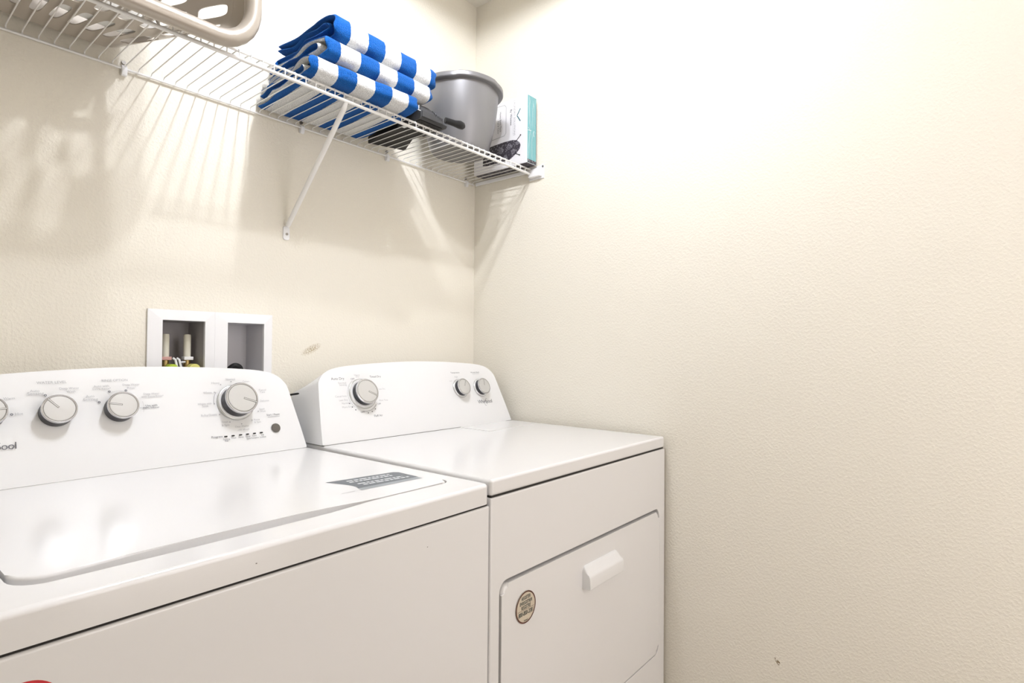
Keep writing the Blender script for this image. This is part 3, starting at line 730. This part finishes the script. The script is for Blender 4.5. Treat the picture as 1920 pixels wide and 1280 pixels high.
nt.links.new(vo.outputs['Distance'], cr.inputs[0]); nt.links.new(cr.outputs[0], nt.nodes['Principled BSDF'].inputs['Base Color'])
bm = bmesh.new(); box(bm, -bw/2, bw/2, 0, bd, 0, bh)
bm.faces.ensure_lookup_table()
for f in bm.faces:
    c = f.calc_center_median()
    f.material_index = 1 if c.y < 1e-6 else (2 if c.z < 1e-6 else 0)
es = list(bm.edges); bmesh.ops.bevel(bm, geom=es, offset=.0012, segments=2, affect='EDGES')
finish('carton', bm, [m_bwhite, m_teal, m_pat], bx, smooth=False)
bm = bmesh.new()
MS = lambda y, z, h=.0006: basis((-bw/2-h, y+.30, z-1.7985), (0, 0, -1), (0, -1, 0))   # text reads downwards
def up2(bm_, pts, mi, h=.0006): bm_.faces.new([bm_.verts.new((-bw/2-h, y+.30, z-1.7985)) for y, z in pts]).material_index = mi
up2(bm, [(-.254, 1.9665), (-.258, 1.9665), (-.272, 1.986), (-.269, 1.988)], 0); up2(bm, [(-.254, 1.9655), (-.258, 1.9655), (-.272, 1.945), (-.269, 1.943)], 0)
text_into(bm, 'LAUNDRY SOLUTIONS', .120, MS(-.244, 1.961), 1); text_into(bm, 'By Westex', .055, MS(-.229, 1.966), 2)
up2(bm, [(-.2365, 2.016), (-.2360, 2.016), (-.2360, 1.905), (-.2365, 1.905)], 1)
text_into(bm, 'Home Extra Thick', .070, MS(-.181, 1.962), 2); text_into(bm, 'Pad & Cover', .045, MS(-.171, 1.945), 2)
for (ya, za, yb, zb2) in ((-.207, 2.008, -.207, 1.918), (-.207, 1.918, -.200, 1.910), (-.200, 1.910, -.12, 1.905), (-.207, 2.008, -.200, 2.016), (-.200, 2.016, -.12, 2.02)):
    dv = Vector((0, yb-ya, zb2-za)).normalized(); nn = Vector((1, 0, 0)).cross(dv)*.0011
    up2(bm, [(ya+nn.y, za+nn.z), (yb+nn.y, zb2+nn.z), (yb-nn.y, zb2-nn.z), (ya-nn.y, za-nn.z)], 1)
# picture of the patterned board
brd = [(-.272, 1.862), (-.268, 1.872), (-.255, 1.882), (-.235, 1.887), (-.20, 1.888), (-.15, 1.886), (-.10, 1.882), (-.10, 1.824), (-.15, 1.816), (-.20, 1.816), (-.23, 1.824), (-.255, 1.838), (-.268, 1.850)]
up2(bm, brd, 3)
for y, z, r in ((-.258, 1.872, .006), (-.222, 1.868, .009), (-.185, 1.860, .009), (-.240, 1.846, .007), (-.205, 1.834, .007)):
    for rr in (r, r*.45):
        flat_arc(bm, 0, 0, rr, 0, 360, .0012, basis((-bw/2-.0008, y+.30, z-1.7985), (0, -1, 0), (0, 0, 1)), 18, 4)
for (ya, za, yb, zb2) in ((-.252, 1.879, -.272, 1.896), (-.250, 1.838, -.268, 1.829)):
    dv = Vector((0, yb-ya, zb2-za)).normalized(); nn = Vector((1, 0, 0)).cross(dv)*.0013
    up2(bm, [(ya+nn.y, za+nn.z), (yb+nn.y, zb2+nn.z), (yb-nn.y, zb2-nn.z), (ya-nn.y, za-nn.z)], 5, .0008)
    flat_arc(bm, 0, 0, .0013, 0, 360, .0026, basis((-bw/2-.001, yb+.30, zb2-1.7985), (0, -1, 0), (0, 0, 1)), 12, 5)
finish('printed_panel', bm, [mat('teal_print', (.02, .13, .16), .4), m_ink, m_inkd, m_pat, m_patl, m_black], bx, smooth=False)
bm = bmesh.new()
for s in (1, -1):
    flat_poly(bm, [(.0070, 0), (.0086, 0), (.0125, s*.010), (.0110, s*.010)][::s], basis((0, -.0006, .105), (1, 0, 0), (0, 0, 1)), 0)
finish('front_print', bm, [m_lettw, m_pat], bx, smooth=False)
boxo('bottom_strip', (-bw/2+.002, bw/2-.002, -.0016, 0, .002, .012), m_pat, bx, smooth=False)
# creased clear wrap pinched at the middle of the front
bm = bmesh.new()
m_wrap = mat('clear_wrap', (.75, .86, .86), .12, spec=.8)
for (xa, za, xb, zb2, wd) in ((-.016, .224, -.012, .118, .0022), (-.012, .118, -.020, .005, .0016), (.004, .215, .000, .120, .0012), (-.001, .105, .002, .01, .0012), (-.024, .108, -.004, .112, .0030), (-.022, .118, -.006, .108, .0020), (.008, .21, .012, .12, .0008)):
    pts = [(xa+(xb-xa)*k/6+.0012*math.sin(k*2.1), -.0012-.0008*math.sin(k*1.3), za+(zb2-za)*k/6) for k in range(7)]
    tube(bm, pts, [wd*.08, wd*.25, wd*.2, wd*.3, wd*.2, wd*.25, wd*.08], 6)
finish('wrap_crease', bm, m_wrap, bx)

# ---------------------------------------------------------------- black case with knob
bc = thing('black_case', 'black case with a protruding knob beside the towels on the shelf', 'case', (-.50, -.16, 1.7968))
bm = bmesh.new()
foot = [(-.505, -.030), (-.392, -.066), (-.440, -.160), (-.440, -.288), (-.522, -.288), (-.520, -.100)]
prism(bm, [(x+.50, y+.16) for x, y in foot][::-1], 0, .024, 'z')
es = [e for e in bm.edges if all(v.co.z > .02 for v in e.verts)]
bmesh.ops.bevel(bm, geom=es, offset=.004, segments=3, affect='EDGES')
finish('case_body', bm, m_black, bc, angle=30)
bm = bmesh.new()
# humped front cover
rings = []
for i in range(9):
    s = i/8; x = -.528+.098*s
    h = (.043, .0445, .045, .0445, .042, .036, .028, .020, .011)[i]; yy = -.298
    rings.append([bm.verts.new((x+.50, y+.16, z)) for y, z in ((yy+.004, .002), (yy, .008), (yy+.002, h*.7), (yy+.012, h*.95), (yy+.04, h), (yy+.09, h*.8), (yy+.10, .002))])
for a, b in zip(rings, rings[1:]):
    for k in range(7): bm.faces.new((a[k], a[(k+1) % 7], b[(k+1) % 7], b[k]))
bm.faces.new(rings[0]); bm.faces.new(rings[-1])
m_dgrey = mat('dark_grey_fabric', (.035, .035, .037), .6)
finish('case_cover', bm, m_dgrey, bc, angle=40)
bm = bmesh.new(); box(bm, -.525+.5, -.448+.5, -.3015+.16, -.290+.16, .006, .024, bev=.002); finish('front_strap', bm, m_dgrey, bc)
for k, x in enumerate((-.482, -.474, -.466, -.459)):
    bm = bmesh.new(); tube(bm, [(x+.5, -.292+.16, .036-.0025*k), (x+.503, -.300+.16, .030-.0025*k), (x+.506, -.3015+.16, .020-.001*k)], .0014, 6); finish('cover_rib', bm, m_black, bc)
bm = bmesh.new()
kp = [(-.440, -.300, .016), (-.425, -.305, .015), (-.410, -.306, .0155), (-.398, -.306, .017), (-.388, -.306, .018), (-.376, -.306, .018), (-.370, -.306, .018)]
tube(bm, [(x+.50, y+.16, z+.006) for x, y, z in kp], [.0085, .0088, .0092, .0105, .0118, .0105, .006], 12)
finish('case_knob', bm, m_black, bc, angle=30)
bm = bmesh.new(); box(bm, -.553+.5, -.530+.5, -.2995+.16, -.297+.16, .020, .0215); box(bm, -.537+.5, -.5355+.5, -.2995+.16, -.297+.16, .024, .034); finish('white_trim_line', bm, m_lettw, bc, smooth=False)
bm = bmesh.new(); box(bm, -.523+.5, -.513+.5, -.222+.16, -.210+.16, -.0008, -.0001); finish('white_tag', bm, m_lettw, bc, smooth=False)

# ---------------------------------------------------------------- laundry basket lying on its side, mouth to the room
bk = thing('laundry_basket', 'taupe plastic laundry basket lying on its side on the shelf', 'basket', (-1.328, -.19, ZS))
m_bask = mat('taupe_plastic', (.40, .355, .30), .3, .25)
YF_, YB_ = -.318, -.050
def bcs(t):  # t 0 mouth .. 1 base: half width, bottom z, top z, corner radius, y   (basket-local)
    hw = .318-.110*t; z0 = .0045; z1 = .425-.05*t; r = .070+.012*t
    return hw, z0, z1, r, YF_+(YB_-YF_)*t
def bpt(s, t):
    """s in metres along the mouth perimeter measured from bottom centre (+ = to the right)"""
    hw, z0, z1, r, y = bcs(t); HW, Z0, Z1, RR, _ = bcs(0)
    def segs(hw, z0, z1, r): return [hw-r, PI*r/2, (z1-z0)-2*r, PI*r/2, hw-r]
    S0 = segs(HW, Z0, Z1, RR); S1 = segs(hw, z0, z1, r)
    sg = 1 if s >= 0 else -1; a = abs(s)
    i = 0
    while i < 4 and a > S0[i]: a -= S0[i]; i += 1
    f = min(1, a/S0[i])
    if i == 0: x, z = f*(hw-r), z0
    elif i == 1: x, z = hw-r+r*math.sin(f*PI/2), z0+r-r*math.cos(f*PI/2)
    elif i == 2: x, z = hw, z0+r+f*(z1-z0-2*r)
    elif i == 3: x, z = hw-r+r*math.cos(f*PI/2), z1-r+r*math.sin(f*PI/2)
    else: x, z = (hw-r)*(1-f), z1
    if t < .1: k = 1+.05*(1-t/.1); x *= k; z = .2+(z-.2)*k
    return Vector((sg*x, y+.19, z))
HW, Z0, Z1, RR, _ = bcs(0)
half = (HW-RR)+PI*RR/2+(Z1-Z0-2*RR)+PI*RR/2+(HW-RR)
ncell = int(round(half/.0470)); ds = half/ncell
bm = bmesh.new()
def cell(sa, sb, ta, tb, hole):
    n = 24
    if not hole:
        for i in range(4):
            for j in range(3):
                q = [(sa+(sb-sa)*(i+a)/4, ta+(tb-ta)*(j+b)/3) for a, b in ((0, 0), (1, 0), (1, 1), (0, 1))]
                bm.faces.new([bm.verts.new(bpt(*p)) for p in q])
        return
    cs, ct = (sa+sb)/2, (ta+tb)/2; ws, wt = (sb-sa)/2, (tb-ta)/2
    O, I = [], []
    for k in range(n):
        a = 2*PI*(k+.5)/n; c, s_ = math.cos(a), math.sin(a)
        m_ = max(abs(c), abs(s_)); O.append((cs+ws*c/m_, ct+wt*s_/m_))
        # rounded slot (superellipse)
        e = .55
        I.append((cs+ws*.60*math.copysign(abs(c)**e, c), ct+wt*.74*math.copysign(abs(s_)**e, s_)))
    # exact corners
    for k in range(n):
        c_, s_ = O[k]
    vo = [bm.verts.new(bpt(*p)) for p in O]; vi = [bm.verts.new(bpt(*p)) for p in I]
    for k in range(n): bm.faces.new((vo[k], vo[(k+1) % n], vi[(k+1) % n], vi[k]))
    for sx in (1, -1):
        for sy in (1, -1):
            pc = (cs+sx*ws, ct+sy*wt)
            ks = sorted(range(n), key=lambda k: (O[k][0]-pc[0])**2/ws**2+(O[k][1]-pc[1])**2/wt**2)[:2]
            bm.faces.new([bm.verts.new(bpt(*pc)), vo[ks[0]], vo[ks[1]]])
TB = [0, .13, .50, .86, 1.0]
for sd in (1, -1):
    for i in range(ncell):
        for j in range(4):
            a, b = sd*ds*i, sd*ds*(i+1)
            cell(min(a, b), max(a, b), TB[j], TB[j+1], j in (1, 2))
bmesh.ops.remove_doubles(bm, verts=bm.verts[:], dist=.0002)
# base of the basket (rear) with rounded border
Nn = 64
ring = [bpt(-half+2*half*k/Nn, 1.0) for k in range(Nn)]
ctr = Vector((0, YB_+.19+.006, .2))
prev = [bm.verts.new(p) for p in ring]
for (f, dy) in ((.97, .004), (.6, .006), (.2, .006)):
    cur = [bm.verts.new(Vector((p.x*f, p.y+dy, ctr.z+(p.z-ctr.z)*f))) for p in ring]
    for k in range(Nn): bm.faces.new((prev[k], prev[(k+1) % Nn], cur[(k+1) % Nn], cur[k]))
    prev = cur
bm.faces.new(prev)
bmesh.ops.remove_doubles(bm, verts=bm.verts[:], dist=.0004)
o = finish('basket_wall', bm, m_bask, bk, angle=50, wn=False)
sd = o.modifiers.new('thick', 'SOLIDIFY'); sd.thickness = .0022; sd.offset = -1
es_ = o.modifiers.new('edges', 'EDGE_SPLIT'); es_.split_angle = R(40)
# rolled rim
bm = bmesh.new()
rim = []
Nr = 120
for k in range(Nr):
    s = -half+2*half*k/Nr; p = bpt(s, 0)
    rim.append(Vector((p.x*.962, p.y-.013, .2+(p.z-.2)*1.075)))
tube(bm, rim, .0165, 18, closed=True)
finish('basket_rim', bm, m_bask, bk, angle=80)
# laundry inside the basket
m_cl = mat('white_cloth', (.80, .80, .78), .9); noise_bump(m_cl, 40, .6, .01)
m_ct = mat('teal_cloth', (.10, .22, .26), .9)
def cloth(name, label, pts, rad, m, seed):
    rnd = random.Random(seed); bm = bmesh.new()
    tube(bm, pts, rad, 22)
    for v in bm.verts:
        v.co.z = max(v.co.z+.006*math.sin(v.co.x*70+seed)+.004*math.sin(v.co.y*90), 1.8035)
    o = finish(name, bm, m, angle=80); o['label'] = label; o['category'] = 'laundry'; return o
cloth('crumpled_cloth', 'white crumpled cloth inside the laundry basket', [(-1.50, -.20, 1.835), (-1.42, -.19, 1.850), (-1.33, -.175, 1.850), (-1.24, -.16, 1.845), (-1.17, -.155, 1.838), (-1.13, -.15, 1.83)], [.03, .055, .060, .055, .048, .018], m_cl, 1)
cloth('rolled_cloth', 'dark teal rolled cloth lying on the white cloth in the basket', [(-1.40, -.255, 1.895), (-1.30, -.25, 1.900), (-1.22, -.235, 1.905), (-1.195, -.23, 1.905)], [.02, .022, .021, .008], m_ct, 2)
